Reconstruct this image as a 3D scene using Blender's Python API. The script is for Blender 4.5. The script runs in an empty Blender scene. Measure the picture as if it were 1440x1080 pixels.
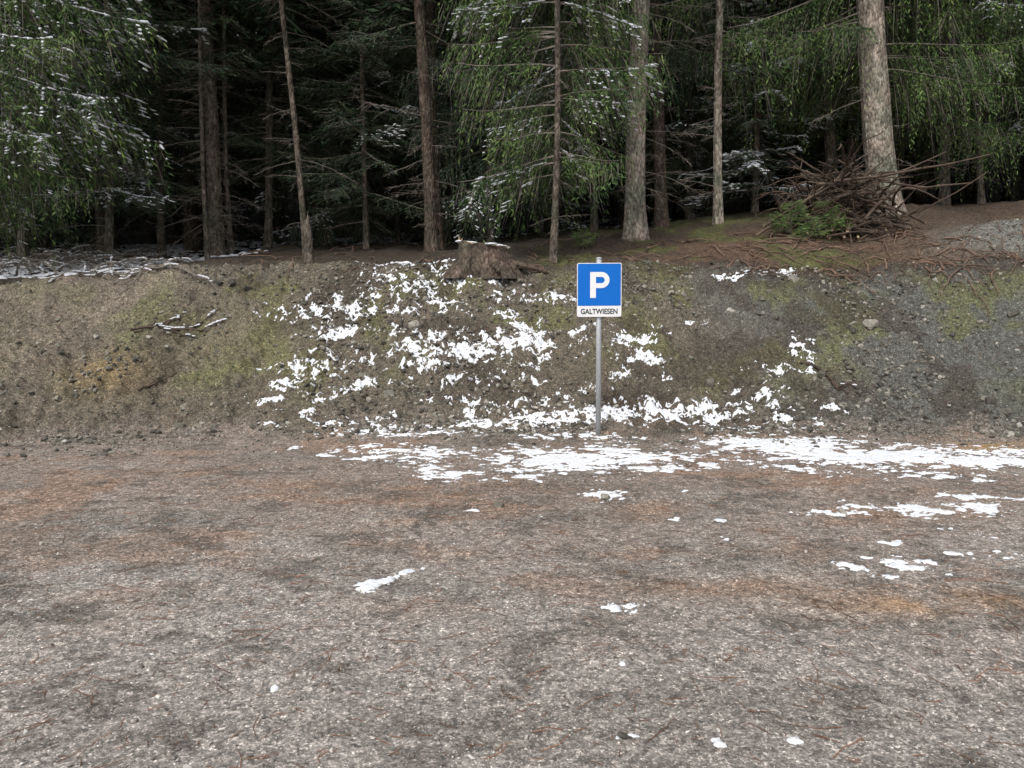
import bpy, math, numpy as np
from mathutils import Vector
R = np.random.default_rng(7)
sc = bpy.context.scene
# ------------------------------------------------------------------ camera
PITCH = math.radians(6.5); CH = 1.6; F = 1100.0
cam_d = bpy.data.cameras.new("camera"); cam = bpy.data.objects.new("camera", cam_d)
sc.collection.objects.link(cam); sc.camera = cam
cam.location = (0, 0, CH); cam.rotation_euler = (math.radians(90) - PITCH, 0, 0)
cam_d.sensor_width = 36; cam_d.lens = 36 * F / 1440; cam_d.clip_end = 1500
# ------------------------------------------------------------------ noise
TAB = R.random((256, 256)) * 2 - 1
def vn(x, y, s=0):
    x = np.asarray(x, float) + s * 17.31 + 500; y = np.asarray(y, float) + s * 9.77 + 500
    i = np.floor(x).astype(int); j = np.floor(y).astype(int)
    u = x - i; v = y - j; u = u*u*(3-2*u); v = v*v*(3-2*v)
    i0 = i & 255; i1 = (i+1) & 255; j0 = j & 255; j1 = (j+1) & 255
    return (TAB[i0, j0]*(1-u)+TAB[i1, j0]*u)*(1-v) + (TAB[i0, j1]*(1-u)+TAB[i1, j1]*u)*v
def fbm(x, y, f, o=4, s=0, g=.5):
    r = 0; a = 1; x = np.asarray(x, float); y = np.asarray(y, float)
    for k in range(o):
        c, sn = math.cos(k*.9), math.sin(k*.9)
        r = r + a*vn((x*c-y*sn)*f, (x*sn+y*c)*f, s+k*3); a *= g; f *= 2.03
    return r
def ss(a, b, x):
    t = np.clip((x-a)/(b-a), 0, 1); return t*t*(3-2*t)
# ------------------------------------------------------------------ terrain
def foot(x):
    return np.interp(x, [-12, -6, -4.5, -2, 1, 4, 7, 12], [7.2, 7.8, 8.6, 9.0, 9.05, 9.0, 8.6, 8.3]) + .12*vn(x*1.3, x*0, 5)+.12*vn(x*3.3, x*0, 15)
def crest(x):
    return np.interp(x, [-12, -7, -4, 0, 5, 12], [11.6, 11.9, 12.0, 12.1, 12.0, 11.8]) + .18*vn(x*1.1, x*0, 8)
def crestz(x):
    return np.interp(x, [-14, -8, -6.2, -5, -3.5, 8, 12], [1.6, 1.76, 1.86, 1.98, 2.03, 2.04, 2.15])
def terr(x, y, micro=True):
    x = np.asarray(x, float); y = np.asarray(y, float)
    yb = foot(x); yt = crest(x); zt = crestz(x)
    e = y-yb; w = .5
    rp = np.where(e < -w, 0, np.where(e < w, (e+w)**2/(4*w), e))
    t = np.clip(rp/(yt-yb), 0, 1)
    p = .78*t + .22*(t*t*(3-2*t))
    s = np.interp(x, [-2, 2.4, 7], [.11, .22, .36])
    d = np.maximum(y-yt, 0)
    z = zt*p + s*np.minimum(d, 3.6) + .1*np.clip(d-3.6, 0, 18) + .38*np.clip(y-34, 0, 80)
    z = z + .26*np.exp(-((x-8.5)/1.2)**2-((y-13.1)/.8)**2)
    if micro:
        b = ss(-.08, .14, (y-yb)/(yt-yb))*(1-ss(.97, 1.15, (y-yb)/(yt-yb)))
        fo = ss(.95, 1.15, (y-yb)/(yt-yb)); fl = 1-np.maximum(b, fo)
        z = z + fl*(.014*fbm(x, y, 1.1, 3, 1)+.006*fbm(x, y, 9, 3, 2))
        r1 = 1-np.abs(fbm(x, y, 5, 3, 11))
        z = z + b*(.09*fbm(x, y, 1.2, 3, 3)+.05*r1+.038*fbm(x, y, 11, 3, 4, .62)-.03)
        z = z + fo*(.07*fbm(x, y, .7, 3, 6)+.03*fbm(x, y, 6, 3, 7))
    return z
def ray(px, py):
    u = (px-720)/F; v = (540-py)/F
    return u, math.cos(PITCH)+v*math.sin(PITCH), -math.sin(PITCH)+v*math.cos(PITCH)
def survey(px, py):
    dx, dy, dz = ray(px, py); t = np.arange(2, 40, .02)
    x = dx*t; y = dy*t; z = CH+dz*t; h = terr(x, y, False); k = np.where(z < h)[0]
    k = k[0] if len(k) else len(t)-1
    return x[k], y[k]
# ------------------------------------------------------------------ mesh helpers
def mesh(name, V, T, mi=None, mats=(), smooth=False, col=None, parent=None, loc=None):
    me = bpy.data.meshes.new(name); V = np.asarray(V, np.float32); T = np.asarray(T, np.int32)
    me.vertices.add(len(V)); me.vertices.foreach_set("co", V.ravel())
    n = T.shape[1]; me.loops.add(T.size); me.loops.foreach_set("vertex_index", T.ravel())
    me.polygons.add(len(T)); me.polygons.foreach_set("loop_start", np.arange(0, T.size, n, dtype=np.int32))
    try: me.polygons.foreach_set("loop_total", np.full(len(T), n, np.int32))
    except Exception: pass
    for m in mats: me.materials.append(m)
    if mi is not None: me.polygons.foreach_set("material_index", np.asarray(mi, np.int32))
    me.polygons.foreach_set("use_smooth", np.full(len(T), smooth, bool))
    if col is not None:
        a = me.color_attributes.new("zone", 'FLOAT_COLOR', 'POINT')
        a.data.foreach_set("color", np.c_[col, np.ones(len(col))].astype(np.float32).ravel())
    me.update(calc_edges=True)
    ob = bpy.data.objects.new(name, me); sc.collection.objects.link(ob)
    if parent: ob.parent = parent
    if loc is not None: ob.location = loc
    return ob
class Acc:
    def __init__(s): s.V = []; s.T = []; s.M = []; s.n = 0
    def add(s, V, T, m=0):
        s.V.append(V); s.T.append(np.asarray(T)+s.n); s.n += len(V)
        s.M.append(np.full(len(T), m) if np.isscalar(m) else m)
    def get(s): return np.concatenate(s.V), np.concatenate(s.T), np.concatenate(s.M)
def tube(P, r, k=5, cap=True):
    P = np.asarray(P, float); n = len(P); r = np.broadcast_to(r, n)
    d = np.gradient(P, axis=0); d /= np.linalg.norm(d, axis=1)[:, None]+1e-9
    up = np.array([0, 0, 1.]) if abs(d[:, 2].mean()) < .8 else np.array([1., 0, 0])
    a = np.cross(d, up); a /= np.linalg.norm(a, axis=1)[:, None]; b = np.cross(a, d)
    th = np.arange(k)*2*math.pi/k
    V = (P[:, None]+(a[:, None]*np.cos(th)[None, :, None]+b[:, None]*np.sin(th)[None, :, None])*r[:, None, None]).reshape(-1, 3)
    i = np.arange(n-1)[:, None]*k; j = np.arange(k)[None]; j2 = (j+1) % k
    A = (i+j).ravel(); B = (i+j2).ravel(); C = (i+k+j2).ravel(); D = (i+k+j).ravel()
    T = np.r_[np.c_[A, C, B], np.c_[A, D, C]]
    if cap:
        V = np.r_[V, P[:1], P[-1:]]; jj = np.arange(k); q = (jj+1) % k; e = (n-1)*k
        T = np.r_[T, np.c_[jj, q, np.full(k, n*k)], np.c_[e+q, e+jj, np.full(k, n*k+1)]]
    return V, T
ph = (1+5**.5)/2
ICO = np.array([(-1,ph,0),(1,ph,0),(-1,-ph,0),(1,-ph,0),(0,-1,ph),(0,1,ph),(0,-1,-ph),(0,1,-ph),(ph,0,-1),(ph,0,1),(-ph,0,-1),(-ph,0,1)], float)
ICO /= np.linalg.norm(ICO[0])
IT = np.array([(0,11,5),(0,5,1),(0,1,7),(0,7,10),(0,10,11),(1,5,9),(5,11,4),(11,10,2),(10,7,6),(7,1,8),(3,9,4),(3,4,2),(3,2,6),(3,6,8),(3,8,9),(4,9,5),(2,4,11),(6,2,10),(8,6,7),(9,8,1)])
OCT = np.array([(1,0,0),(-1,0,0),(0,1,0),(0,-1,0),(0,0,1),(0,0,-1)], float)
OT = np.array([(0,2,4),(2,1,4),(1,3,4),(3,0,4),(2,0,5),(1,2,5),(3,1,5),(0,3,5)])
def subdiv(V, T):
    V = [tuple(v) for v in V]; c = {}; o = []
    def m(a, b):
        k = (min(a, b), max(a, b))
        if k not in c:
            p = (np.array(V[a])+np.array(V[b])); p /= np.linalg.norm(p); c[k] = len(V); V.append(tuple(p))
        return c[k]
    for a, b, d in T:
        x, y, z = m(a, b), m(b, d), m(d, a); o += [(a, x, z), (x, b, y), (z, y, d), (x, y, z)]
    return np.array(V), np.array(o)
IC2 = subdiv(ICO, IT)
def rocks(xy, size, base, sink=.25, jit=.25, flat=(.3, .8), zf=terr):
    BV, BT = base; n = len(xy); k = len(BV)
    V = np.repeat(BV[None], n, 0)*(1+R.uniform(-jit, jit, (n, k, 1)))
    t = R.uniform(0, 6.28, n); c, s = np.cos(t)[:, None], np.sin(t)[:, None]
    V = np.stack([V[..., 0]*c-V[..., 1]*s, V[..., 0]*s+V[..., 1]*c, V[..., 2]], -1)
    V = np.clip(V, -R.uniform(.35, .9, (n, 1, 3)), R.uniform(.35, .9, (n, 1, 3)))
    sc3 = np.c_[np.ones(n), R.uniform(.4, .95, n), R.uniform(*flat, n)]*size[:, None]
    V = V*sc3[:, None]
    t = R.normal(0, .45, n); c, s = np.cos(t)[:, None], np.sin(t)[:, None]
    V = np.stack([V[..., 0]*c+V[..., 2]*s, V[..., 1], -V[..., 0]*s+V[..., 2]*c], -1)
    t = R.uniform(0, 6.28, n); c, s = np.cos(t)[:, None], np.sin(t)[:, None]
    V = np.stack([V[..., 0]*c-V[..., 1]*s, V[..., 0]*s+V[..., 1]*c, V[..., 2]], -1)
    z = zf(xy[:, 0], xy[:, 1])+sc3[:, 2]*(1-2*sink)*.6
    V = V+np.c_[xy, z][:, None]
    T = BT[None]+(np.arange(n)*k)[:, None, None]
    return V.reshape(-1, 3), T.reshape(-1, 3)
# ------------------------------------------------------------------ materials
def mat(name, rough=.9):
    m = bpy.data.materials.new(name); m.use_nodes = True; nt = m.node_tree
    b = nt.nodes["Principled BSDF"]; b.inputs["Roughness"].default_value = rough
    b.inputs["Specular IOR Level"].default_value = .25
    return m, nt, b
def N(nt, t, **kw):
    n = nt.nodes.new(t)
    for k, v in kw.items():
        if k in n.inputs: n.inputs[k].default_value = v
        else: setattr(n, k, v)
    return n
def ramp(nt, fac, stops):
    r = nt.nodes.new("ShaderNodeValToRGB"); e = r.color_ramp.elements
    while len(e) < len(stops): e.new(.5)
    for q, (p, c) in zip(e, stops):
        q.position = p; q.color = (*c, 1) if len(c) == 3 else c
    nt.links.new(fac, r.inputs[0]); return r.outputs[0]
def mul(nt, a, b, mode='MULTIPLY', f=1):
    m = nt.nodes.new("ShaderNodeMix"); m.data_type = 'RGBA'; m.blend_type = mode; m.clamp_result = False
    if isinstance(f, (int, float)): m.inputs[0].default_value = f
    else: nt.links.new(f, m.inputs[0])
    for s, i in ((a, 6), (b, 7)):
        if isinstance(s, tuple): m.inputs[i].default_value = (*s, 1)
        else: nt.links.new(s, m.inputs[i])
    return m.outputs[2]
def g(v): return (v, v, v)
def bump(nt, b, h, d, s=1, prev=None):
    n = nt.nodes.new("ShaderNodeBump"); n.inputs["Distance"].default_value = d; n.inputs["Strength"].default_value = s
    nt.links.new(h, n.inputs["Height"])
    if prev: nt.links.new(prev, n.inputs["Normal"])
    nt.links.new(n.outputs[0], b.inputs["Normal"]); return n.outputs[0]

def ground_mat():
    m, nt, b = mat("gravel_soil", .92); L = nt.links.new
    tc = N(nt, "ShaderNodeTexCoord").outputs["Object"]
    at = N(nt, "ShaderNodeAttribute", attribute_name="zone").outputs["Color"]
    v1 = N(nt, "ShaderNodeTexVoronoi", Scale=75.); v2 = N(nt, "ShaderNodeTexVoronoi", Scale=170.)
    n1 = N(nt, "ShaderNodeTexNoise", Scale=16., Detail=5., Roughness=.75)
    for q in (v1, v2, n1): L(tc, q.inputs["Vector"])
    s1 = N(nt, "ShaderNodeSeparateColor"); L(v1.outputs["Color"], s1.inputs[0])
    s2 = N(nt, "ShaderNodeSeparateColor"); L(v2.outputs["Color"], s2.inputs[0])
    c = mul(nt, at, ramp(nt, s1.outputs[0], [(0, g(.55)), (.6, g(1.)), (.9, g(1.3)), (1, g(1.9))]))
    c = mul(nt, c, ramp(nt, s2.outputs[0], [(0, g(.65)), (.75, g(1.0)), (.93, g(1.3)), (1, g(2.6))]))
    c = mul(nt, c, ramp(nt, n1.outputs[0], [(.3, g(.45)), (.5, g(1.03)), (.7, g(1.5))]))
    L(c, b.inputs["Base Color"])
    bump(nt, b, n1.outputs[0], .02, .85)
    return m
def stone_mat(name, stops, nscale=40., bp=True):
    m, nt, b = mat(name, .85); L = nt.links.new
    ge = N(nt, "ShaderNodeNewGeometry"); c = ramp(nt, ge.outputs["Random Per Island"], stops)
    if bp:
        tc = N(nt, "ShaderNodeTexCoord").outputs["Object"]
        n1 = N(nt, "ShaderNodeTexNoise", Scale=nscale, Detail=3.); L(tc, n1.inputs["Vector"])
        c = mul(nt, c, ramp(nt, n1.outputs[0], [(.3, (.6, .58, .5)), (.5, g(1.)), (.7, g(1.3))]))
    L(c, b.inputs["Base Color"]); return m
def snow_mat():
    m, nt, b = mat("snow", .6); tc = N(nt, "ShaderNodeTexCoord").outputs["Object"]
    n1 = N(nt, "ShaderNodeTexNoise", Scale=35., Detail=4.); nt.links.new(tc, n1.inputs["Vector"])
    nt.links.new(ramp(nt, n1.outputs[0], [(.3, (.58, .61, .65)), (.6, (.80, .82, .85))]), b.inputs["Base Color"])
    bump(nt, b, n1.outputs[0], .018, .8); return m
def bark_mat(name, c1, c2, c3):
    m, nt, b = mat(name, .95); L = nt.links.new
    tc = N(nt, "ShaderNodeTexCoord").outputs["Object"]; mp = N(nt, "ShaderNodeMapping"); L(tc, mp.inputs[0])
    mp.inputs["Scale"].default_value = (1, 1, .45)
    v = N(nt, "ShaderNodeTexVoronoi", Scale=30.); n1 = N(nt, "ShaderNodeTexNoise", Scale=9., Detail=5., Roughness=.7)
    n2 = N(nt, "ShaderNodeTexNoise", Scale=1.7, Detail=3.)
    for q in (v, n1): L(mp.outputs[0], q.inputs["Vector"])
    L(tc, n2.inputs["Vector"])
    s = N(nt, "ShaderNodeSeparateColor"); L(v.outputs["Color"], s.inputs[0])
    c = ramp(nt, n1.outputs[0], [(.3, c1), (.52, c2), (.7, c3)])
    c = mul(nt, c, ramp(nt, s.outputs[0], [(0, g(.6)), (1, g(1.3))]))
    c = mul(nt, c, ramp(nt, v.outputs["Distance"], [(0, g(1.15)), (.55, g(.9)), (.8, g(.5))]))
    c = mul(nt, c, ramp(nt, n2.outputs[0], [(.35, (.68, .78, .68)), (.65, (1.15, 1.05, 1.0))]))
    L(c, b.inputs["Base Color"]); p = bump(nt, b, v.outputs["Distance"], -.025, .7); bump(nt, b, n1.outputs[0], .03, .7, p); return m
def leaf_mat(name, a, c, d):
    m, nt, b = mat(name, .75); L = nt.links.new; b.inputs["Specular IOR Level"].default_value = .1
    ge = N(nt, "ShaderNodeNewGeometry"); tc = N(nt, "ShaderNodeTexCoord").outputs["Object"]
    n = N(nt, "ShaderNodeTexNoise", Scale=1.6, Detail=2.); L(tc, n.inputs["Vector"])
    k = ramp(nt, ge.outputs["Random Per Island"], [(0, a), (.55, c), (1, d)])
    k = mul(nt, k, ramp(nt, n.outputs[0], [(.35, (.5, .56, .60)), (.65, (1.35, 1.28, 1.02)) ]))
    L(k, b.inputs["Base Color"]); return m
def plain(name, c, rough=.5, metal=0, ns=20., amt=.15):
    m, nt, b = mat(name, rough); b.inputs["Metallic"].default_value = metal
    tc = N(nt, "ShaderNodeTexCoord").outputs["Object"]; n = N(nt, "ShaderNodeTexNoise", Scale=ns, Detail=3.)
    nt.links.new(tc, n.inputs["Vector"])
    nt.links.new(mul(nt, c, ramp(nt, n.outputs[0], [(.3, g(1-amt)), (.7, g(1+amt))])), b.inputs["Base Color"]); return m
M_ground = ground_mat(); M_snow = snow_mat()
M_peb = stone_mat("gravel_stone", [(0, (.12, .105, .09)), (.5, (.24, .215, .19)), (.85, (.38, .355, .32)), (1, (.58, .56, .52))], 90, False)
M_rock = stone_mat("rubble_stone", [(0, (.055, .052, .045)), (.4, (.115, .108, .09)), (.75, (.20, .188, .155)), (.93, (.31, .29, .25)), (1, (.42, .40, .35))], 30)
BK_pale = bark_mat("bark_pale", (.15, .13, .11), (.32, .285, .25), (.46, .42, .375))
BK_mid = bark_mat("bark_grey_brown", (.065, .055, .046), (.15, .128, .11), (.25, .22, .195))
BK_red = bark_mat("bark_brown", (.05, .038, .031), (.115, .09, .074), (.195, .158, .135))
LF_lit = leaf_mat("spruce_needles_lit", (.040, .072, .029), (.08, .13, .048), (.14, .195, .08))  # brighter needle copy for lit boughs, the light is painted into the green
LF_shade = leaf_mat("spruce_needles_shaded", (.023, .042, .029), (.045, .073, .047), (.082, .115, .075))  # darker copy of the same needles, forest shade painted into the colour
M_dead = plain("dead_wood", (.19, .165, .14), .9, 0, 8, .4)
M_stick = plain("brush_wood", (.095, .07, .053), .9, 0, 6, .5)
M_cut = plain("cut_wood", (.42, .32, .2), .8, 0, 30, .3)
# ------------------------------------------------------------------ ground sheet
def axis(fine_a, fine_b, st, lo, hi):
    mid = np.arange(fine_a, fine_b, st); a = [fine_a]; s = st
    while a[-1] > lo: s *= 1.18; a.append(a[-1]-s)
    b = [mid[-1]]; s = st
    while b[-1] < hi: s *= 1.12; b.append(b[-1]+s)
    return np.r_[np.array(a[1:])[::-1], mid, np.array(b[1:])]
xs = axis(-9.2, 9.2, .026, -300, 300); ys = axis(2.2, 13.6, .022, -250, 420)
X, Y = np.meshgrid(xs, ys); Z = terr(X, Y); nx, ny = len(xs), len(ys)
def lerp(a, b, t): return a+(np.asarray(b)-a)*t[..., None]
def zone(x, y):
    yb = foot(x); yt = crest(x); t = (y-yb)/(yt-yb)
    C = np.zeros(x.shape+(3,))+np.array([.282, .254, .228])
    n = fbm(x, y, .55, 4, 20); n2 = fbm(x, y, 1.6, 4, 23); n3 = fbm(x, y, 5, 3, 26)
    C = lerp(C, [.235, .19, .158], ss(3.4, 6.6, y+1.3*n)*.85)
    C = lerp(C, [.26, .17, .118], ss(.0, .8, fbm(x, y*1.7, 1.3, 5, 28, .6))*ss(3.0, 5, y)*.6)
    C = lerp(C, [.16, .145, .125], ss(.1, .8, fbm(x, y*2.0, 1.1, 5, 31, .62))*.5)
    C = lerp(C, [.10, .088, .075], ss(.35, .8, fbm(x, y*1.4, 3.1, 4, 35, .65))*.6)
    C = lerp(C, [.37, .345, .31], ss(.25, .9, n3)*.3)
    for (px, py, rx, ry, c, a) in [(1340, 850, .6, .16, (.33, .195, .10), .7), (1400, 628, .7, .25, (.35, .235, .12), .8), (1010, 825, .6, .15, (.25, .15, .09), .5), (700, 690, 1.2, .3, (.17, .12, .09), .4)]:
        cx, cy = survey(px, py); C = lerp(C, c, np.exp(-((x-cx)/rx)**2-((y-cy)/ry)**2)*a*np.clip(.8+n3, 0, 1.3))
    B = np.zeros_like(C)+np.array([.120, .102, .077])
    B = lerp(B, [.094, .102, .094], ss(2.0, 4.8, x+n)*.75)
    B = lerp(B, [.118, .122, .048], ss(.0, .6, n2+.25*ss(.35, .9, t)-.1)*ss(.1, .4, t+.2*n)*.65)
    B = lerp(B, [.055, .045, .035], ss(.05, .55, fbm(x, y, 1.5, 5, 41, .6))*.65)
    B = lerp(B, [.18, .15, .118], ss(-4.0, -6.5, x+.5*n)*.6)
    # old track climbing the left part of the bank
    tr = x-(-7.6+(t*2.6)); B = lerp(B, [.215, .18, .14], np.exp(-(tr/.38)**2)*.6*np.clip(.9+n3, 0, 1))
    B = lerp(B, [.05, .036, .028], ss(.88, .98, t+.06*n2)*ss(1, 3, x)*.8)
    cx, cy = survey(145, 522); B = lerp(B, [.26, .195, .10], np.exp(-((x-cx)/.45)**2-((y-cy)/.35)**2)*.7)
    cx, cy = survey(330, 480); B = lerp(B, [.19, .17, .095], np.exp(-((x-cx)/.8)**2-((y-cy)/.6)**2)*.5)
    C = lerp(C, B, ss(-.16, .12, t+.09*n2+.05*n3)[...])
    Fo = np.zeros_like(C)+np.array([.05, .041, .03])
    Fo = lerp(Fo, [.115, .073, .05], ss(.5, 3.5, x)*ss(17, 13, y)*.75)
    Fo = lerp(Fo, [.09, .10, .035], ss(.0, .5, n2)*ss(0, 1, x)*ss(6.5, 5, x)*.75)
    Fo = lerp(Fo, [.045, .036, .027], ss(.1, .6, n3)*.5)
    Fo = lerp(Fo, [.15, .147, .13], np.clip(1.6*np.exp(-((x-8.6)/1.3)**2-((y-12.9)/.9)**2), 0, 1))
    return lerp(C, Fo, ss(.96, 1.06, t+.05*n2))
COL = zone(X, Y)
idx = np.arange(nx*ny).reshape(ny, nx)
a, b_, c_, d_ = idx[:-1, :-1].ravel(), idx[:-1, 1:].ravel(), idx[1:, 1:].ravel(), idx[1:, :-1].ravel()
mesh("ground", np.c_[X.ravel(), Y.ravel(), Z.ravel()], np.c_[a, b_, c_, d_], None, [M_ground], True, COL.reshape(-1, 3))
# ------------------------------------------------------------------ gravel / rubble
n = 95000
y = 2.3+(R.random(n)**1.3)*6.8; x = R.uniform(-1, 1, n)*(.75*y+.8)
k = (y < foot(x)+.2) & (R.random(n) < .55+.5*fbm(x, y, .9, 3, 50)); xy = np.c_[x, y][k]
size = .0022+.0042*R.random(len(xy))**2+.015*R.random(len(xy))**12
V, T = rocks(xy, size, (OCT, OT), .1, .3); mesh("gravel", V, T, None, [M_peb])
n = 70000
x = R.uniform(-8.5, 8.5, n); t = R.random(n)*1.14-.11; t = np.where(R.random(n) < .12, -.02-.22*R.random(n)**1.6, t); y = foot(x)+t*(crest(x)-foot(x))
k = R.random(n) < .6+.5*fbm(x, y, 1.5, 3, 52); xy = np.c_[x, y][k]
size = .006+.018*R.random(len(xy))**2.5
A = Acc(); A.add(*rocks(xy, size, (OCT, OT), .2, .35)); 
n = 26000
x = R.uniform(-8.5, 8.5, n); t = R.random(n)**1.15*1.08-.07; t = np.where(R.random(n) < .05, -.02-.3*R.random(n)**1.8, t); y = foot(x)+t*(crest(x)-foot(x))
k = R.random(n) < .5+.9*fbm(x, y, 1.2, 3, 55)-.3*ss(-4, -6, x); xy = np.c_[x, y][k]
A.add(*rocks(xy, .013+.05*R.random(len(xy))**3.4, (ICO, IT), .25, .3))
n = 260
x = R.uniform(-8, 9, n); t = R.random(n); y = foot(x)+t*(crest(x)-foot(x))
A.add(*rocks(np.c_[x, y], .04+.07*R.random(n)**2.5, IC2, .45, .16))
n = 900
A.add(*rocks(np.c_[R.normal(8.6, .9, n), R.normal(12.8, .5, n)], .012+.035*R.random(n)**3, (ICO, IT), .3, .25))
V, T, _ = A.get(); mesh("rubble_stones", V, T, None, [M_rock])
spots = [survey(*q) for q in [(700, 714), (880, 1042), (853, 700), (1030, 612), (1185, 722), (165, 607), (1250, 765), (560, 655), (903, 828), (1225, 455), (1425, 432), (1330, 395), (1160, 470)]]
V, T = rocks(np.array(spots), np.array([.07, .045, .07, .09, .06, .06, .035, .06, .02, .2, .13, .1, .09]), IC2, .35, .12, (.3, .5)); mesh("loose_stones", V, T, None, [M_rock])
# needle / twig litter
A = Acc(); n = 4600
y = 2.4+R.random(n)**.9*9.5; x = R.uniform(-1, 1, n)*(.75*y+.5); th = R.uniform(0, 3.14, n); Ls = R.uniform(.02, .07, n)+.2*R.random(n)**8
for i in range(n):
    dx, dy = math.cos(th[i])*Ls[i], math.sin(th[i])*Ls[i]
    px_ = np.array([x[i], x[i]+dx*.5+R.normal(0, .1)*Ls[i], x[i]+dx]); py_ = np.array([y[i], y[i]+dy*.5+R.normal(0, .1)*Ls[i], y[i]+dy])
    A.add(*tube(np.c_[px_, py_, terr(px_, py_)+.004], [.0018, .0016, .001], 3, False))
V, T, _ = A.get(); mesh("twig_litter", V, T, None, [plain("needle_litter", (.19, .09, .048), .9, 0, 3, .6)])
# ------------------------------------------------------------------ snow patches (thin sheet following terrain)
BANK = [(600,368,50,4,1.0),(650,380,36,6,.75),(590,405,45,9,.87),(470,432,52,9,.83),(510,412,36,6,.78),(435,520,42,8,.80),(480,470,30,8,.74),(500,503,34,6,.76),
(630,500,75,11,1.0),(720,482,55,10,1.0),(738,464,25,6,.95),(590,522,50,8,.87),(600,475,40,7,.72),(705,400,20,8,.9),(770,420,30,5,.8),(560,390,30,5,.72),
(890,472,24,10,.92),(903,500,20,12,.85),(880,520,18,8,.8),(870,582,55,11,1.),(930,580,50,9,.9),(1000,575,50,11,.82),(760,565,30,6,.72),(780,593,55,8,.85),(690,572,50,7,.85),
(690,597,50,5,.78),(560,605,75,7,.9),(470,598,50,6,.82),(430,583,22,5,.78),(1075,556,26,6,.9),(1100,520,34,5,.8),(1130,488,12,12,.85),(1102,590,14,20,.88),(1170,575,12,6,.85),(980,457,14,3,.8),
(1060,600,36,6,.8),(1020,392,14,2.5,.85),(1100,378,16,3,.85),(380,560,20,4,.75),(400,540,18,6,.75),(640,405,14,9,.85),(545,440,40,5,.68),(530,545,40,6,.72),(820,470,18,5,.75),(660,535,40,6,.76),
(700,445,30,4,.74),(460,560,26,5,.72),(610,430,22,4,.72),(780,505,24,4,.74),(820,545,20,4,.75),(740,535,26,4,.74),(1040,545,20,4,.76),(1080,575,22,4,.76),(940,530,16,3,.72),(1150,600,30,5,.8)]
SN = [(a,b,c,d,e-.03) for a,b,c,d,e in BANK]+[(570,640,60,8,.8),(600,664,12,8,1.),(640,668,34,5,.8),(790,646,70,12,1.05),(740,668,34,5,.8),(860,634,44,7,.95),(915,645,42,9,.92),(940,660,26,3,.85),(820,612,50,5,.85),
(1040,622,46,6,.92),(1130,628,90,10,1.08),(1250,642,120,12,1.12),(1390,650,80,8,1.1),(1180,640,80,11,1.02),(1300,668,50,5,.8),(1130,660,26,3,.9),(1440,640,60,7,1.0),
(1170,719,28,4,.82),(1215,707,20,3,.85),(1290,714,32,6,1.),(1385,713,30,5,.95),(1370,698,32,2.5,.9),(1275,797,30,8,1.02),(1370,780,34,3.5,.95),(1255,765,9,3.5,1.1),(1385,753,12,2.5,.98),
(1195,800,12,4,1.),(1222,788,8,2.5,1.),(1330,738,8,2.5,.95),(1245,815,16,2,.9),
(853,695,18,4,1.3),(862,854,8,4,1.2),(888,852,12,3.5,1.2),(1120,1046,15,6,1.4),(1012,1050,6,4,1.25),
(876,936,4,2.5,1.25),(385,966,4,3,1.25),(880,1039,12,2.5,1.05),(665,721,8,1.5,1.1),(763,729,6,1.5,1.05),(995,655,11,3,1.2),(1022,762,11,2.2,1.15),
(948,729,9,3,1.05),(1012,731,5,1.5,1.05),(965,690,5,1.5,1.0),(1150,745,8,1.5,.9),(1450,700,20,3,.95),(720,662,10,2.5,.9),(410,630,8,2,1.0),(520,630,10,2,1.0),(455,640,8,2,1.0)]
SN += [(513+9*i, 831-3.6*i, 9-.5*i, 4.5-.35*i, 1.45) for i in range(8)]+[(593, 801, 7, 1.5, 1.1)]
def snow_field(x, y, lst):
    Fd = np.zeros_like(x)
    for (px, py, rx, ry, am) in lst:
        cx, cy = survey(px, py); _, y0 = survey(px, py+ry); _, y1 = survey(px, py-ry)
        wx = rx/F*cy*1.2; wy = max(abs(y1-y0)/2, .015)*1.2
        i0, i1 = np.searchsorted(x[0], [cx-3*wx, cx+3*wx]); j0, j1 = np.searchsorted(y[:, 0], [cy-3*wy, cy+3*wy])
        sl = (slice(j0, j1), slice(i0, i1))
        q = ((x[sl]-cx)/wx)**2+((y[sl]-cy)/wy)**2
        Fd[sl] = np.maximum(Fd[sl], am*np.exp(-q*.8))
    return Fd
def sheet(name, X_, Y_, Z_, keepmask, m):
    ii = np.arange(X_.size).reshape(X_.shape)
    q = np.stack([ii[:-1, :-1], ii[:-1, 1:], ii[1:, 1:], ii[1:, :-1]], -1).reshape(-1, 4)
    kk = keepmask.ravel()[q].any(1); q = q[kk]; u, inv = np.unique(q, return_inverse=True)
    return mesh(name, np.c_[X_.ravel(), Y_.ravel(), Z_.ravel()][u], inv.reshape(-1, 4), None, [m], True)
sx = np.arange(-4.6, 7.4, .010); sy = np.arange(2.5, 12.6, .010); SX, SY = np.meshgrid(sx, sy)
Fd = snow_field(SX, SY, SN)
nz = .22*fbm(SX, SY, 3., 2, 60)+.58*fbm(SX*.75, SY*1.25, 12, 4, 63, .78)
s = Fd-.70+nz*np.clip(1.35-Fd*.6, .55, 1)
h = np.where(Fd > .05, np.minimum(s*.05, .004+.008*np.tanh(s*2)), -.05)
SZ = terr(SX, SY)+np.clip(h, -.03, .05)
sheet("snow_patches", SX, SY, SZ, h > -.002, M_snow)
fx, fy = np.meshgrid(np.arange(-30, 16, .04), np.arange(12.2, 30, .04))
ff = ss(-4.8, -6.6, fx)*ss(12.2, 13.0, fy)*ss(19, 16, fy)*.64+ss(18, 24, fy)*ss(8, -4, fx)*.8
hs = ff-.6+.42*fbm(fx, fy, 1.3, 3, 70)+.45*fbm(fx, fy, 6, 3, 72, .7)
hh = np.clip(hs*.08, -.04, .025)
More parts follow.
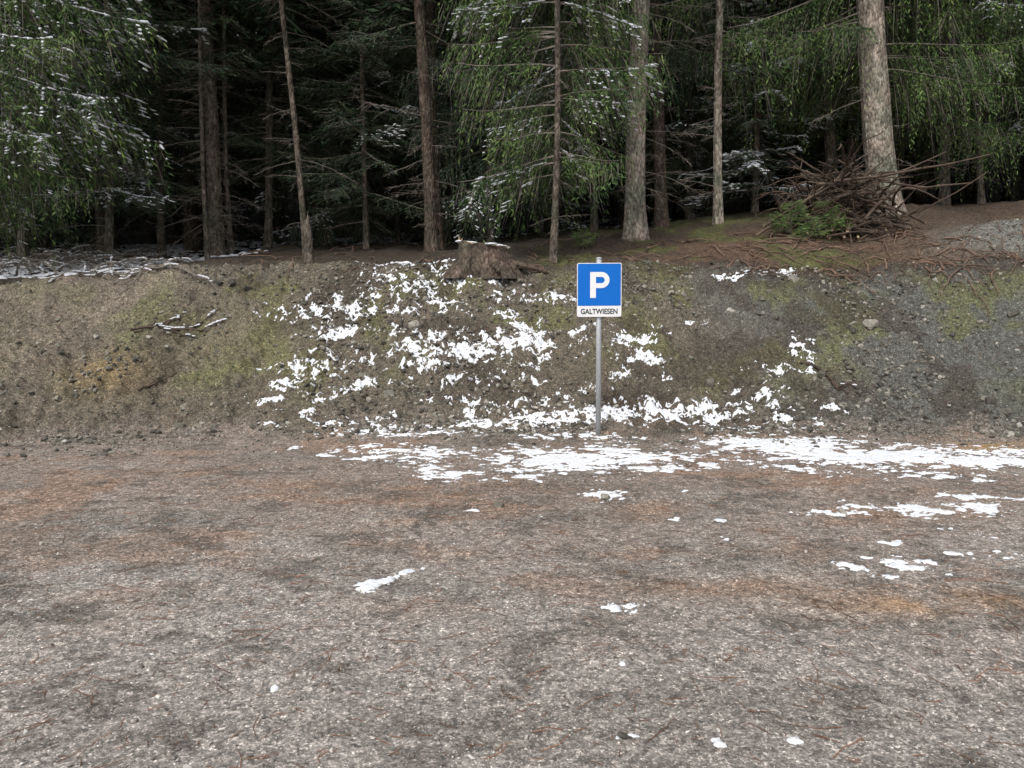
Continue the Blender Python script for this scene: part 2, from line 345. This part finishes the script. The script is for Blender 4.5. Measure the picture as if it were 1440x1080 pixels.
sheet("forest_floor_snow", fx, fy, terr(fx, fy)+hh, (hs > -.04) & (ff > .05), M_snow)
# ------------------------------------------------------------------ spruce branches
def diamonds(B, D, W, roll):
    B = np.asarray(B); D = np.asarray(D); W = np.asarray(W)[:, None]
    r = np.asarray(roll); s = np.cross(D, r); s /= np.linalg.norm(s, axis=1)[:, None]+1e-9
    V = np.stack([B, B+D*.45+s*W*.5, B+D, B+D*.45-s*W*.5], 1).reshape(-1, 3)
    i = np.arange(len(B))*4
    return V, np.r_[np.c_[i, i+1, i+2], np.c_[i, i+2, i+3]]
def branch(L, hang, snow=0, dens=1., w=.018, tl=.09, sp=.039):
    A = Acc(); dr = R.uniform(.12, .3)+.15*hang
    wob = R.normal(0, .05)
    def p(t): return np.array([L*t, wob*L*math.sin(t*4), L*(-dr*t**1.4+.12*t**4)])
    pts = [p(t) for t in np.linspace(0, 1, 6)]; A.add(*tube(pts, np.linspace(.012*L**.5, .003, 6), 3, False), 3)
    B = []; D = []; W = []; n = max(4, int(L/.072*dens)); SB = []; SD = []; SW = []
    snowp = []
    for i in range(n):
        for side in (-1, 1):
            t = .12+.88*(i+R.random())/n
            if R.random() < .12: continue
            l2 = (L*.36*(1-.78*t)*math.sin(min(1, t*3)*1.57)+.07)*R.uniform(.5, 1.3)
            a = math.radians(R.uniform(40, 68)); d = np.array([math.cos(a), side*math.sin(a), R.normal(0, .12)])
            hg = hang*R.uniform(.5, 1.3); l3 = l2*(1+.6*hang); m = max(2, int(l3/sp*dens)); p0 = p(t)
            def q(s): return p0+d*l3*s*(1-.5*min(hg, 1.2)*s)+np.array([0, 0, -hg*l3*s**1.4-.08*l3*s])
            SB.append(p0); SD.append(q(1)-p0); SW.append(.006)
            for j in range(m+1):
                s = (j+R.random()*.8)/(m+.5); b = q(s); sg = 1 if j % 2 else -1
                perp = np.array([-d[1], d[0], 0])*sg
                tan = d*(1-.6*min(hg, 1))+np.array([0, 0, -hg*1.1])
                v = tan*R.uniform(.5, 1)+perp*R.uniform(.2, .9)+R.normal(0, .22, 3)
                v *= tl*R.uniform(.5, 1.3)/np.linalg.norm(v); B.append(b); D.append(v); W.append(w*R.uniform(.7, 1.3))
            if snow and R.random() < snow:
                for s in R.random(4)*.9: snowp.append((q(s), d))
        if snow and R.random() < snow:
            snowp.append((p(t), np.array([1, 0, 0.]))); snowp.append((p(min(1, t+.03)), np.array([1, .3, 0.])))
    roll = R.normal(0, .7, (len(B), 3))+np.array([0, 0, .8])
    A.add(*diamonds(B, D, W, roll), 1); A.add(*diamonds(SB, SD, SW, R.normal(0, 1, (len(SB), 3))), 3)
    for c, d in snowp:
        s = np.array([R.uniform(.02, .075), R.uniform(.009, .026), R.uniform(.007, .016)]); v = ICO*(1+R.uniform(-.35, .35, (12, 1)))*s
        v[:, 2] -= hang*.35*v[:, 0]
        th = math.atan2(d[1], d[0]); v = np.c_[v[:, 0]*math.cos(th)-v[:, 1]*math.sin(th), v[:, 0]*math.sin(th)+v[:, 1]*math.cos(th), v[:, 2]]
        A.add(v+c+np.array([0, 0, .01]), IT, 2)
    return A.get()
def deadbranch(L):
    A = Acc(); dr = R.uniform(-.05, .35); k = R.normal(0, .12)
    def p(t): return np.array([L*t, k*L*t*t, -dr*L*t*t+R.normal(0, .01)])
    pts = [p(t) for t in np.linspace(0, 1, 5)]; A.add(*tube(pts, np.linspace(.008*L**.5, .003, 5), 3, False), 3)
    for i in range(int(8*L)+2):
        t = R.uniform(.25, .98); p0 = p(t); l = L*R.uniform(.1, .35)*(1.1-t*.6); a = R.choice([-1, 1])*R.uniform(.5, 1.1)
        v = np.array([math.cos(a), math.sin(a), R.normal(-.25, .2)])*l
        A.add(*tube([p0, p0+v*.5+R.normal(0, .02, 3), p0+v+np.array([0, 0, -.12*l])], [.004, .003, .0018], 3, False), 3)
    return A.get()
LENS = [.8, 1.4, 2.1]
BR = {}
for hang in (0, 1):
    for sn in (0, 1):
        for li, L in enumerate(LENS):
            BR[hang, sn, li] = [branch(L, .4 if hang == 0 else 1.1, .5*sn) for _ in range(3)]
MED = [[branch(L, .5, 0, .55, .045, .18, .042) for _ in range(2)] for L in LENS]
MEDS = [[branch(L, .5, .25, .55, .045, .18, .042) for _ in range(2)] for L in LENS]
CRS = [[branch(L, .3, 0, .3, .13, .42, .05) for _ in range(2)] for L in LENS]
DB = [deadbranch(L) for L in (.4, .6, .8, 1., 1.3, 1.6, .5, .9)]
def place(A, tpl, pos, az, pitch, s):
    V, T, M = tpl; c, s_ = math.cos(pitch), math.sin(pitch); x = V[:, 0]*c-V[:, 2]*s_; z = V[:, 0]*s_+V[:, 2]*c; y_ = V[:, 1]
    c, s_ = math.cos(az), math.sin(az)
    A.add(np.c_[x*c-y_*s_, x*s_+y_*c, z]*s+pos, T, M)
def tree(H, dia, zlow, bl, hang=0, snow=0., lean=0., fineto=4.8, avoid=False, dead=60, dz=.33, nb=5, deadlow=.5, qual='fine', side=None, med=1.2):
    A = Acc(); n = 30; z = np.r_[np.linspace(-.3, 1, 7), np.linspace(1.3, H, n)]
    r = dia/2*np.clip(1-z/H, .02, 1)**.75*1.0+dia*.22*np.exp(-np.clip(z, 0, 9)*3.4)
    k = 14 if dia > .2 else 8; bw = R.normal(0, .03, 2)
    def cen(zz): return np.array([lean*zz+bw[0]*math.sin(zz*.8), bw[1]*math.sin(zz*.7+1), zz])
    V, T = tube([cen(q) for q in z], r, k, True)
    V[:, :2] += (R.normal(0, dia*.012, (len(V), 2)))
    A.add(V, T, 0)
    zz = zlow
    while zz < H-.2:
        f = (zz-zlow)/(H-zlow); Lr = bl*(1-f)**.75+.15
        if zz < zlow+1.2: Lr *= .75
        step = dz*(1+.5*f)
        far = zz > fineto+med
        nbb = nb if not far else max(3, nb-1)
        for _ in range(nbb):
            az = R.uniform(0, 6.283)
            if avoid and zz < 9 and abs((az-4.712+3.1416) % 6.2832-3.1416) < .75: continue
            if zz < zlow+1.5 and R.random() < .3: continue
            L = Lr*R.uniform(.65, 1.15); li = int(np.argmin([abs(q-L) for q in LENS]))
            if far or qual == 'crs': tp = CRS[li][R.integers(2)]
            elif qual == 'med' or zz > fineto: tp = (MEDS if R.random() < snow else MED)[li][R.integers(2)]
            else: tp = BR[hang, 1 if R.random() < snow else 0, li][R.integers(3)]
            pz = zz+R.uniform(-.5, .5)*dz; c = cen(pz)
            place(A, tp, c, az, R.uniform(-.15, .2)+.5*f, L/LENS[li])
        zz += step*(1.6 if far else 1)
    for i in range(dead):
        pz = R.uniform(deadlow, zlow+3.0); place(A, DB[R.integers(8)], cen(pz), R.uniform(0, 6.283), R.normal(-.1, .2), R.uniform(.5, 1.2)*min(1, .6+dia*1.2))
    return A.get()
def plant(px, dist, pxtop, dia, H, zlow, bl, bark, leaf, **kw):
    X0 = (px-720)/F*dist*.985; z0 = float(terr(X0, dist)); dx, dy, dz_ = ray(pxtop, 0); t = dist/dy
    lean = (dx*t-X0)/(CH+dz_*t-z0)
    V, T, M = tree(H, dia, zlow, bl, lean=lean, **kw)
    return mesh("spruce_tree", V, T, M, [bark, leaf, M_snow, M_dead], False, None, None, (X0, dist, z0))
plant(1240, 15.2, 1225, .54, 26, 2.6, 2.6, BK_pale, LF_lit, hang=1, avoid=True, dead=26, nb=7)
plant(893, 14.9, 901, .38, 24, 5.2, 2.2, BK_pale, LF_shade, hang=1, avoid=True, dead=70)
plant(607, 15.5, 590, .24, 22, 4.2, 2.0, BK_red, LF_shade, avoid=True, dead=70)
plant(618, 16.2, 603, .19, 21, 4.0, 2.0, BK_red, LF_shade, dead=50)
plant(303, 16.5, 288, .30, 22, 4.0, 2.0, BK_mid, LF_shade, avoid=True, dead=150)
plant(291, 15.6, 278, .09, 11, 5.5, 1.0, BK_mid, LF_shade, dead=70)
plant(324, 16.8, 312, .11, 13, 5.5, 1.0, BK_mid, LF_shade, dead=70)
plant(430, 15.2, 396, .12, 14, 5.0, 1.3, BK_mid, LF_shade, dead=80)
plant(778, 12.9, 784, .12, 11, 1.7, 1.8, BK_mid, LF_lit, hang=1, snow=.35, dead=30, deadlow=.3, dz=.24, nb=7, avoid=True)
plant(1010, 15.8, 1012, .18, 17, 3.0, 1.7, BK_pale, LF_lit, hang=1, avoid=True, dead=60)
plant(930, 16.8, 922, .26, 20, 3.0, 1.9, BK_red, LF_shade, hang=1, dead=50)
plant(1170, 17.5, 1160, .24, 20, 2.4, 2.3, BK_mid, LF_lit, hang=1, dead=40)
plant(1197, 18.6, 1197, .28, 20, 3.0, 2.0, BK_mid, LF_shade, hang=1, dead=40)
plant(1378, 16.5, 1376, .12, 13, 2.6, 1.6, BK_mid, LF_lit, hang=1, snow=.1, dead=40)
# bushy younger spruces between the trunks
for (px, d, H, zl, bl, hg, snw, lf, dia) in [(515, 17.0, 13, .9, 2.0, 0, .1, LF_shade, .12), (690, 17.0, 14, 1.1, 2.0, 1, .15, LF_shade, .14), (150, 15.2, 15, 1.6, 2.2, 0, .45, LF_shade, .16),
      (-60, 12.9, 17, 1.8, 2.7, 1, .6, LF_lit, .25), (30, 16, 15, 2.2, 2.2, 1, .3, LF_shade, .2), (1060, 17.6, 13, .6, 1.9, 0, .9, LF_shade, .14),
      (1325, 16.8, 17, 1.5, 2.2, 1, .0, LF_lit, .2), (1445, 17.4, 16, 1.4, 2.2, 1, .3, LF_shade, .2), (835, 17.8, 15, 1.0, 2.0, 0, .3, LF_shade, .15), (225, 18, 16, 1.8, 2.0, 0, .1, LF_shade, .18),
      (375, 18, 16, 1.6, 2.1, 0, .05, LF_shade, .18), (970, 19, 16, 1.6, 2.0, 1, .1, LF_shade, .2), (1260, 19, 17, 1.0, 2.2, 0, .4, LF_shade, .2), (1530, 15.5, 18, 2.0, 2.4, 1, .1, LF_lit, .3),
      (610, 19, 15, 1.0, 2.0, 0, .1, LF_shade, .16), (462, 19.4, 12, .6, 2.0, 1, .1, LF_shade, .13), (760, 19.6, 12, .6, 2.0, 1, .2, LF_shade, .13), (1125, 19.8, 12, .5, 2.0, 0, .4, LF_shade, .13), (560, 21, 13, .7, 2.0, 0, .2, LF_shade, .14)]:
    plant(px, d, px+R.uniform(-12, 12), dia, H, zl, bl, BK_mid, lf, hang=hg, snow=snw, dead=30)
# ------------------------------------------------------------------ distant forest
root = bpy.data.objects.new("distant_spruce_forest", None); sc.collection.objects.link(root)
BG = []
for i, (H, dia, zl, sn) in enumerate([(22, .3, 2.2, 0), (24, .34, 3.0, .1), (19, .24, 1.6, .2), (25, .38, 3.6, 0), (12, .16, .7, .2)]):
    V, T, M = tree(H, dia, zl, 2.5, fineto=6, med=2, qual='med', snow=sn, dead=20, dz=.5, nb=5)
    ob = mesh("spruce", V, T, M, [BK_red if i % 2 else BK_mid, LF_shade, M_snow, M_dead]); BG.append(ob.data)
    bpy.data.objects.remove(ob)
pts = []
tries = 0
while tries < 9000 and len(pts) < 160:
    tries += 1; y_ = 20+R.random()*22; x_ = R.uniform(-1, 1)*(6+y_*.66)
    if all((x_-a)**2+(y_-b)**2 > 2.2**2 for a, b in pts): pts.append((x_, y_))
for s in (-1, 1):
    for _ in range(10): pts.append((s*R.uniform(12, 22), R.uniform(13.5, 20)))
for (x_, y_) in pts:
    o = bpy.data.objects.new("spruce", BG[R.integers(5)]); sc.collection.objects.link(o); o.parent = root
    o.location = (x_, y_, float(terr(x_, y_))-.1); o.rotation_euler = (R.normal(0, .015), R.normal(0, .015), R.uniform(0, 6.28)); q = R.uniform(.85, 1.15); o.scale = (q, q, q)
# ------------------------------------------------------------------ stump
def stump(px, py, r, hgt):
    cx, cy = survey(px, py); z0 = float(terr(cx, cy)); k = 40; th = np.arange(k)*2*math.pi/k
    A = Acc(); rings = []
    prof = [(-.15, 1.6), (0, 1.35), (.1, 1.13), (.2, 1.04), (hgt*.8, .98), (hgt, .95)]
    lob = .14*np.sin(th*5+.5)+.1*np.sin(th*3+2)+.05*np.sin(th*11)+.03*np.sin(th*17)
    def topz(x_): return .10*(-x_/r)*.5
    for zz, s in prof:
        rr = r*s*(1+lob*max(0, 1.3-zz/hgt)*.8); rings.append(np.c_[rr*np.cos(th), rr*np.sin(th), 0*th+zz+(topz(rr*np.cos(th)) if zz > .21 else 0)+(.02*np.sin(th*7) if zz == hgt else 0)])
    rings.append(np.c_[r*.93*np.cos(th), r*.93*np.sin(th), hgt+.008+topz(r*.93*np.cos(th))+.02*np.sin(th*7)])
    V = np.concatenate(rings+[np.array([[0, 0, hgt+.01]])]); T = []; M = []
    for i in range(len(rings)-1):
        for j in range(k):
            a, b = i*k+j, i*k+(j+1) % k; T += [(a, b, b+k), (a, b+k, a+k)]; M += [0, 0]
    e = (len(rings)-1)*k
    for j in range(k): T.append((e+j, e+(j+1) % k, e+k)); M.append(1)
    A.add(V, np.array(T), np.array(M))
    for j in range(9):
        a = R.normal(2.9, .25); q = r*R.uniform(.75, .93); b = np.array([q*math.cos(a), q*math.sin(a), hgt-.02+topz(q*math.cos(a))])
        A.add(*tube([b, b+[R.normal(0, .01), 0, R.uniform(.04, .14)]], [.022, .004], 4), 1)
    for j in range(44):
        a = R.uniform(-1.4, 3.6); q = r*R.uniform(.3, .95); v = IC2[0]*(1+R.uniform(-.2, .2, (len(IC2[0]), 1)))*[R.uniform(.04, .1), R.uniform(.04, .08), .018]
        A.add(v+[q*math.cos(a), q*math.sin(a), hgt+.018+topz(q*math.cos(a))], IC2[1], 2)
    for (a, L) in [(-.2, .6), (3.4, .3), (-1.2, .25), (-2.2, .3)]:
        d = np.array([math.cos(a), math.sin(a), 0]); P = [d*r*.8+[0, 0, .12], d*(r+L*.3)+[0, 0, .05], d*(r+L*.7)+[0, .02, .0], d*(r+L)+[0, 0, -.06]]
        A.add(*tube(P, [.08, .055, .035, .02], 7), 0)
    V, T, M = A.get(); return mesh("tree_stump", V, T, M, [BK_red, M_cut, M_snow], False, None, None, (cx, cy, z0-.04))
stump(680, 373, .41, .36)
# broken snag
cx, cy = survey(434, 366); z0 = float(terr(cx, cy)); A = Acc()
A.add(*tube([(0, 0, -.1), (.01, 0, .3), (-.01, 0, .62)], [.09, .07, .06], 9), 0)
for j in range(6): A.add(*tube([(R.normal(-.01, .03), R.normal(0, .03), .58), (R.normal(-.01, .03), 0, R.uniform(.66, .82))], [.02, .003], 4), 1)
V, T, M = A.get(); mesh("broken_snag", V, T, M, [BK_mid, M_dead], False, None, None, (cx, cy, z0))
# ------------------------------------------------------------------ brush pile and loose branches
def stick(A, p0, yaw, pit, L, r, bend=.15, twigs=3, m=0, follow=False, snow=0, lift=0.):
    d = np.array([math.cos(yaw)*math.cos(pit), math.sin(yaw)*math.cos(pit), math.sin(pit)]); s = np.array([-d[1], d[0], 0])
    t = np.linspace(0, 1, 8)[:, None]; b1, b2 = R.normal(0, bend), R.normal(0, bend*.8)
    P = np.asarray(p0)+d*L*t+s*b1*L*t*t+np.array([0, 0, 1])*(b2*L*np.sin(t*math.pi))+R.normal(0, .008, (8, 3))
    if follow: P[:, 2] = terr(P[:, 0], P[:, 1])+r+.01+np.abs(b2)*L*.4*np.sin(t[:, 0]*3.14)+lift*np.sin(t[:, 0]*2.6+.2)
    A.add(*tube(P, np.linspace(r, r*.35, 8), 6), m)
    if r > .018: A.add(*tube([P[0]-d*.004, P[0]+d*.002], [r*.97, r*.97], 6), 1)
    for _ in range(twigs):
        q = P[R.integers(2, 7)]; v = d*R.uniform(.2, .6)+R.normal(0, .35, 3); A.add(*tube([q, q+v*L*.12, q+v*L*.2], [r*.35, r*.22, .0015], 3), m)
    if snow:
        ph_ = R.uniform(0, 6)
        for i in range(int(L*34*snow)):
            u = R.random()*7; j = min(6, int(u)); c = P[j]*(1-(u-j))+P[j+1]*(u-j)
            if math.sin(u*1.7+ph_) < -.1: continue
            th = yaw; v = ICO*(1+R.uniform(-.3, .3, (12, 1)))*[R.uniform(.015, .04), R.uniform(.01, .022), .01]
            v = np.c_[v[:, 0]*math.cos(th)-v[:, 1]*math.sin(th), v[:, 0]*math.sin(th)+v[:, 1]*math.cos(th), v[:, 2]]; A.add(v+c+[0, 0, r*.9], IT, 2)
WM = [M_stick, M_cut, M_snow]
A = Acc(); bx, by = 5.85, 14.2; bz = float(terr(bx, by))
for i in range(320):
    u = R.random(); rad = R.uniform(.1, 1.3)*(1-.1*u); a = R.uniform(0, 6.283)
    p = (bx+rad*1.05*math.cos(a), by+rad*.7*math.sin(a)); zz = float(terr(*p))+R.uniform(0, 1)*max(.05, 1.0*(1-(rad/1.35)**1.3))
    inward = math.atan2(by-p[1], bx-p[0]); yaw = inward+R.normal(0, .8); pit = R.normal(.2, .2)
    L = R.uniform(.6, 1.6); stick(A, (p[0], p[1], zz), yaw, pit, L, R.uniform(.008, .034), .14, 3)
for (dx, dz_, yaw, pit, L, bd) in [(-.6, .75, .1, .25, 2.3, .1), (-.3, .8, -.1, .15, 2.4, .12), (-1.4, .1, .2, .5, 1.9, .05), (-1.5, .05, .0, .55, 2.0, .05), (.3, .9, -.2, -.1, 1.6, .1), (1.3, .1, 2.7, .6, 1.6, .05), (-1.2, .0, .3, .65, 1.6, .04), (-1.6, -.1, .1, .5, 1.5, .04)]:
    stick(A, (bx+dx, by-.45, bz+dz_), yaw, pit, L, .03, bd, 3)
V, T, M = A.get(); mesh("brush_pile", V, T, M, WM)
A = Acc()
for i in range(270):
    px, py = (R.uniform(1020, 1440), R.uniform(325, 385)) if i < 180 else (R.uniform(740, 1020), R.uniform(330, 375)) if i < 230 else (R.uniform(260, 640), R.uniform(345, 378))
    x_, y_ = survey(px, py); stick(A, (x_, y_, 0), R.uniform(0, 6.28), 0, R.uniform(.2, .9), R.uniform(.004, .018), .15, 2, 0, True)
V, T, M = A.get(); mesh("fallen_branches", V, T, M, [plain("brown_slash", (.15, .10, .073), .9, 0, 5, .6), M_cut, M_snow])
A = Acc()
for i in range(190):
    px, py = R.uniform(-60, 230), R.uniform(352, 390); x_, y_ = survey(px, py)
    stick(A, (x_, y_, 0), R.normal(0, .8)+R.choice([0, 3.14]), R.uniform(0, .2), R.uniform(.4, 1.5), R.uniform(.006, .024), .14, 5, 0, True, 1.0*(R.random() < .65), R.uniform(0, .32)*(1-max(0, px)/300))
V, T, M = A.get(); mesh("snowy_slash_branches", V, T, M, [M_dead, M_cut, M_snow])
def dbranch(name, ends, r, snow=0, tw=8):
    A = Acc(); (x0, y0), (x1, y1) = survey(*ends[0]), survey(*ends[1]); L = math.hypot(x1-x0, y1-y0)
    stick(A, (x0, y0, 0), math.atan2(y1-y0, x1-x0), 0, L, r, .06, tw, 0, True, snow)
    for _ in range(4):
        f = R.uniform(.1, .6); stick(A, (x0+(x1-x0)*f, y0+(y1-y0)*f, 0), math.atan2(y1-y0, x1-x0)+R.normal(0, .3), 0, L*.4, r*.6, .08, 4, 0, True, snow*.6)
    V, T, M = A.get(); mesh(name, V, T, M, [M_stick, M_cut, M_snow])
dbranch("fallen_branch", ((185, 468), (318, 448)), .024, 2.2)
dbranch("fallen_branch", ((195, 558), (245, 524)), .014)
dbranch("fallen_branch", ((1125, 505), (1205, 545)), .022, .15)
dbranch("fallen_branch", ((1035, 395), (1110, 380)), .014, .5)
A = Acc()
for i in range(110):
    px = R.uniform(1060, 1440); x_, y_ = survey(px, R.uniform(372, 388)); zz = float(terr(x_, y_)); v = np.array([R.normal(0, .12), -R.uniform(.02, .1), -R.uniform(.03, .15)])
    A.add(*tube([(x_, y_+.08, zz+.03), np.array([x_, y_-.02, zz+.02])+v*.5, np.array([x_, y_, zz])+v], [.007, .005, .002], 4), 0)
V, T, M = A.get(); mesh("exposed_roots", V, T, M, [M_stick])
M_sap = leaf_mat("sapling_needles", (.08, .15, .045), (.14, .24, .07), (.2, .32, .11))
def sapling(px, py, H, s):
    x_, y_ = survey(px, py); A = Acc(); A.add(*tube([(0, 0, -.02), (0, 0, H)], [.012, .003], 5), 0)
    for i in range(int(34*H/.5)):
        f = R.random(); place(A, BR[0, 0, 0][R.integers(3)], (0, 0, .04+H*f*.9), R.uniform(0, 6.28), R.uniform(.2, .8), s*(1.05-f*.7))
    V, T, M = A.get(); return mesh("spruce_sapling", V, T, M, [BK_mid, M_sap, M_snow, M_dead], False, None, None, (x_, y_, float(terr(x_, y_))))
sapling(1112, 340, .6, .55); sapling(1160, 337, .65, .58); sapling(1138, 344, .42, .45); sapling(820, 352, .35, .4)
# ------------------------------------------------------------------ parking sign
sign = bpy.data.objects.new("parking_sign", None); sc.collection.objects.link(sign)
SXp, SYp = .985, 8.82; sign.location = (SXp, SYp, 0.0); sign.rotation_euler = (0, -.008, 0)
M_pole = plain("galvanised_steel", (.45, .47, .49), .5, .4, 35, .12)
M_blue = plain("sign_blue", (.003, .14, .55), .35, 0, 3, .05); M_white = plain("sign_white", (.8, .8, .8), .35, 0, 3, .03)
M_black = plain("sign_black", (.03, .03, .035), .4); M_alu = plain("aluminium_sheet", (.55, .56, .57), .4, .7)
A = Acc(); A.add(*tube([(0, 0, -.3), (0, 0, 1.0), (0, 0, 2.0)], .030, 24)); A.add(*tube([(0, 0, 2.0), (0, 0, 2.006), (0, 0, 2.016)], [.033, .033, .024], 24))
V, T, M = A.get(); po = mesh("pole", V, T, M, [M_pole], False, None, sign)
for p in po.data.polygons: p.use_smooth = abs(p.normal.z) < .5
def rrect(w, h, r, cx, cz, y0, k=6):
    P = []
    for (sx_, sz_, a0) in [(1, 1, 0), (-1, 1, 90), (-1, -1, 180), (1, -1, 270)]:
        for i in range(k+1):
            a = math.radians(a0+90*i/k); P.append((cx+sx_*(w/2-r)+r*math.cos(a), y0, cz+sz_*(h/2-r)+r*math.sin(a)))
    return P
def pmesh(name, P, faces, m, y_th=0):
    me = bpy.data.meshes.new(name); V = [tuple(p) for p in P]; Fc = [tuple(f) for f in faces]
    if y_th:
        n = len(V); V += [(a, b+y_th, c) for a, b, c in V]; ed = []
        for f in faces: ed += [(f[i], f[(i+1) % len(f)]) for i in range(len(f))]
        Fc += [tuple(i+n for i in reversed(f)) for f in faces]
        es = set(ed); Fc += [(b, a, a+n, b+n) for a, b in ed if (b, a) not in es]
    me.from_pydata(V, [], Fc); me.materials.append(m); me.update(); o = bpy.data.objects.new(name, me); sc.collection.objects.link(o); o.parent = sign; return o
W_, Hh = .495, .595; cz = 1.655; yf = -.048
P = rrect(W_, Hh, .02, 0, cz, yf); pmesh("panel", P, [range(len(P))], M_white, .018)
bt = cz+Hh/2-.008; bb = cz-Hh/2+.122
P = rrect(W_-.016, bt-bb, .012, 0, (bt+bb)/2, yf-.002); pmesh("blue_field", P, [range(len(P))], M_blue)
pw, pH, st = .215, .285, .064; x0 = -.105+.003; zb = bb+.088; y0 = yf-.004
ro = pH*.31; ri = ro-st*.84; cx = x0+pw-ro; czz = zb+pH-ro
V = [(x0, y0, zb), (x0+st, y0, zb), (x0+st, y0, zb+pH), (x0, y0, zb+pH),
     (cx, y0, zb+pH), (x0+st, y0, czz+ri), (cx, y0, czz+ri), (x0+st, y0, czz-ro), (cx, y0, czz-ro), (x0+st, y0, czz-ri), (cx, y0, czz-ri)]
Fc = [(0, 1, 7, 9, 5, 2, 3), (5, 6, 4, 2), (7, 8, 10, 9)]
K = 16; b0 = len(V)
for i in range(K+1):
    a = math.pi/2-math.pi*i/K; V += [(cx+ro*math.cos(a), y0, czz+ro*math.sin(a)), (cx+ri*math.cos(a), y0, czz+ri*math.sin(a))]
for i in range(K): q = b0+2*i; Fc.append((q, q+1, q+3, q+2))
pmesh("letter_p", V, Fc, M_white)
tc = bpy.data.curves.new("txt", 'FONT'); tc.body = "GALTWIESEN"; tc.size = .082; tc.align_x = 'CENTER'; tc.offset = .0018; tc.space_character = 1.0
to = bpy.data.objects.new("txt", tc); sc.collection.objects.link(to); bpy.context.view_layer.update()
me = bpy.data.meshes.new_from_object(to.evaluated_get(bpy.context.evaluated_depsgraph_get())); bpy.data.objects.remove(to)
me.materials.clear(); me.materials.append(M_black); lt = bpy.data.objects.new("lettering", me); sc.collection.objects.link(lt); lt.parent = sign
xsz = [v.co.x for v in me.vertices]; wd = max(xsz)-min(xsz); sxx = .41/wd
lt.rotation_euler = (math.radians(90), 0, 0); lt.location = (0, yf-.003, cz-Hh/2+.032); lt.scale = (sxx, 1.0, 1)
for zc in (cz+.18, cz-.18):
    A = Acc(); A.add(*tube([(0, 0, zc-.015), (0, 0, zc+.015)], .036, 20)); V, T, M = A.get(); mesh("clamp", V, T, M, [M_alu], False, None, sign)
    P = [(-.1, -.030, zc-.015), (.1, -.030, zc-.015), (.1, -.030, zc+.015), (-.1, -.030, zc+.015)]; pmesh("rail", P, [(0, 1, 2, 3)], M_alu, .012)
# ------------------------------------------------------------------ light
EL, AZ = math.radians(55), math.radians(205)
w = bpy.data.worlds.new("World"); sc.world = w; w.use_nodes = True; nt = w.node_tree
sky = nt.nodes.new("ShaderNodeTexSky"); sky.sky_type = 'NISHITA'; sky.sun_disc = False; sky.sun_elevation = EL; sky.sun_rotation = AZ; sky.dust_density = 4; sky.air_density = 1.0
hs_ = nt.nodes.new("ShaderNodeHueSaturation"); hs_.inputs["Saturation"].default_value = .33; hs_.inputs["Value"].default_value = 1.3
nt.links.new(sky.outputs[0], hs_.inputs["Color"]); nt.links.new(hs_.outputs[0], nt.nodes["Background"].inputs[0]); nt.nodes["Background"].inputs[1].default_value = .15
sd = bpy.data.lights.new("sun", 'SUN'); so = bpy.data.objects.new("sun", sd); sc.collection.objects.link(so)
sd.energy = 1.5; sd.angle = math.radians(20); sd.color = (1, .97, .93)
v = Vector((math.sin(AZ)*math.cos(EL), math.cos(AZ)*math.cos(EL), math.sin(EL))); so.rotation_euler = v.to_track_quat('Z', 'Y').to_euler()
sc.view_settings.view_transform = 'Standard'; sc.view_settings.look = 'None'; sc.view_settings.exposure = 0
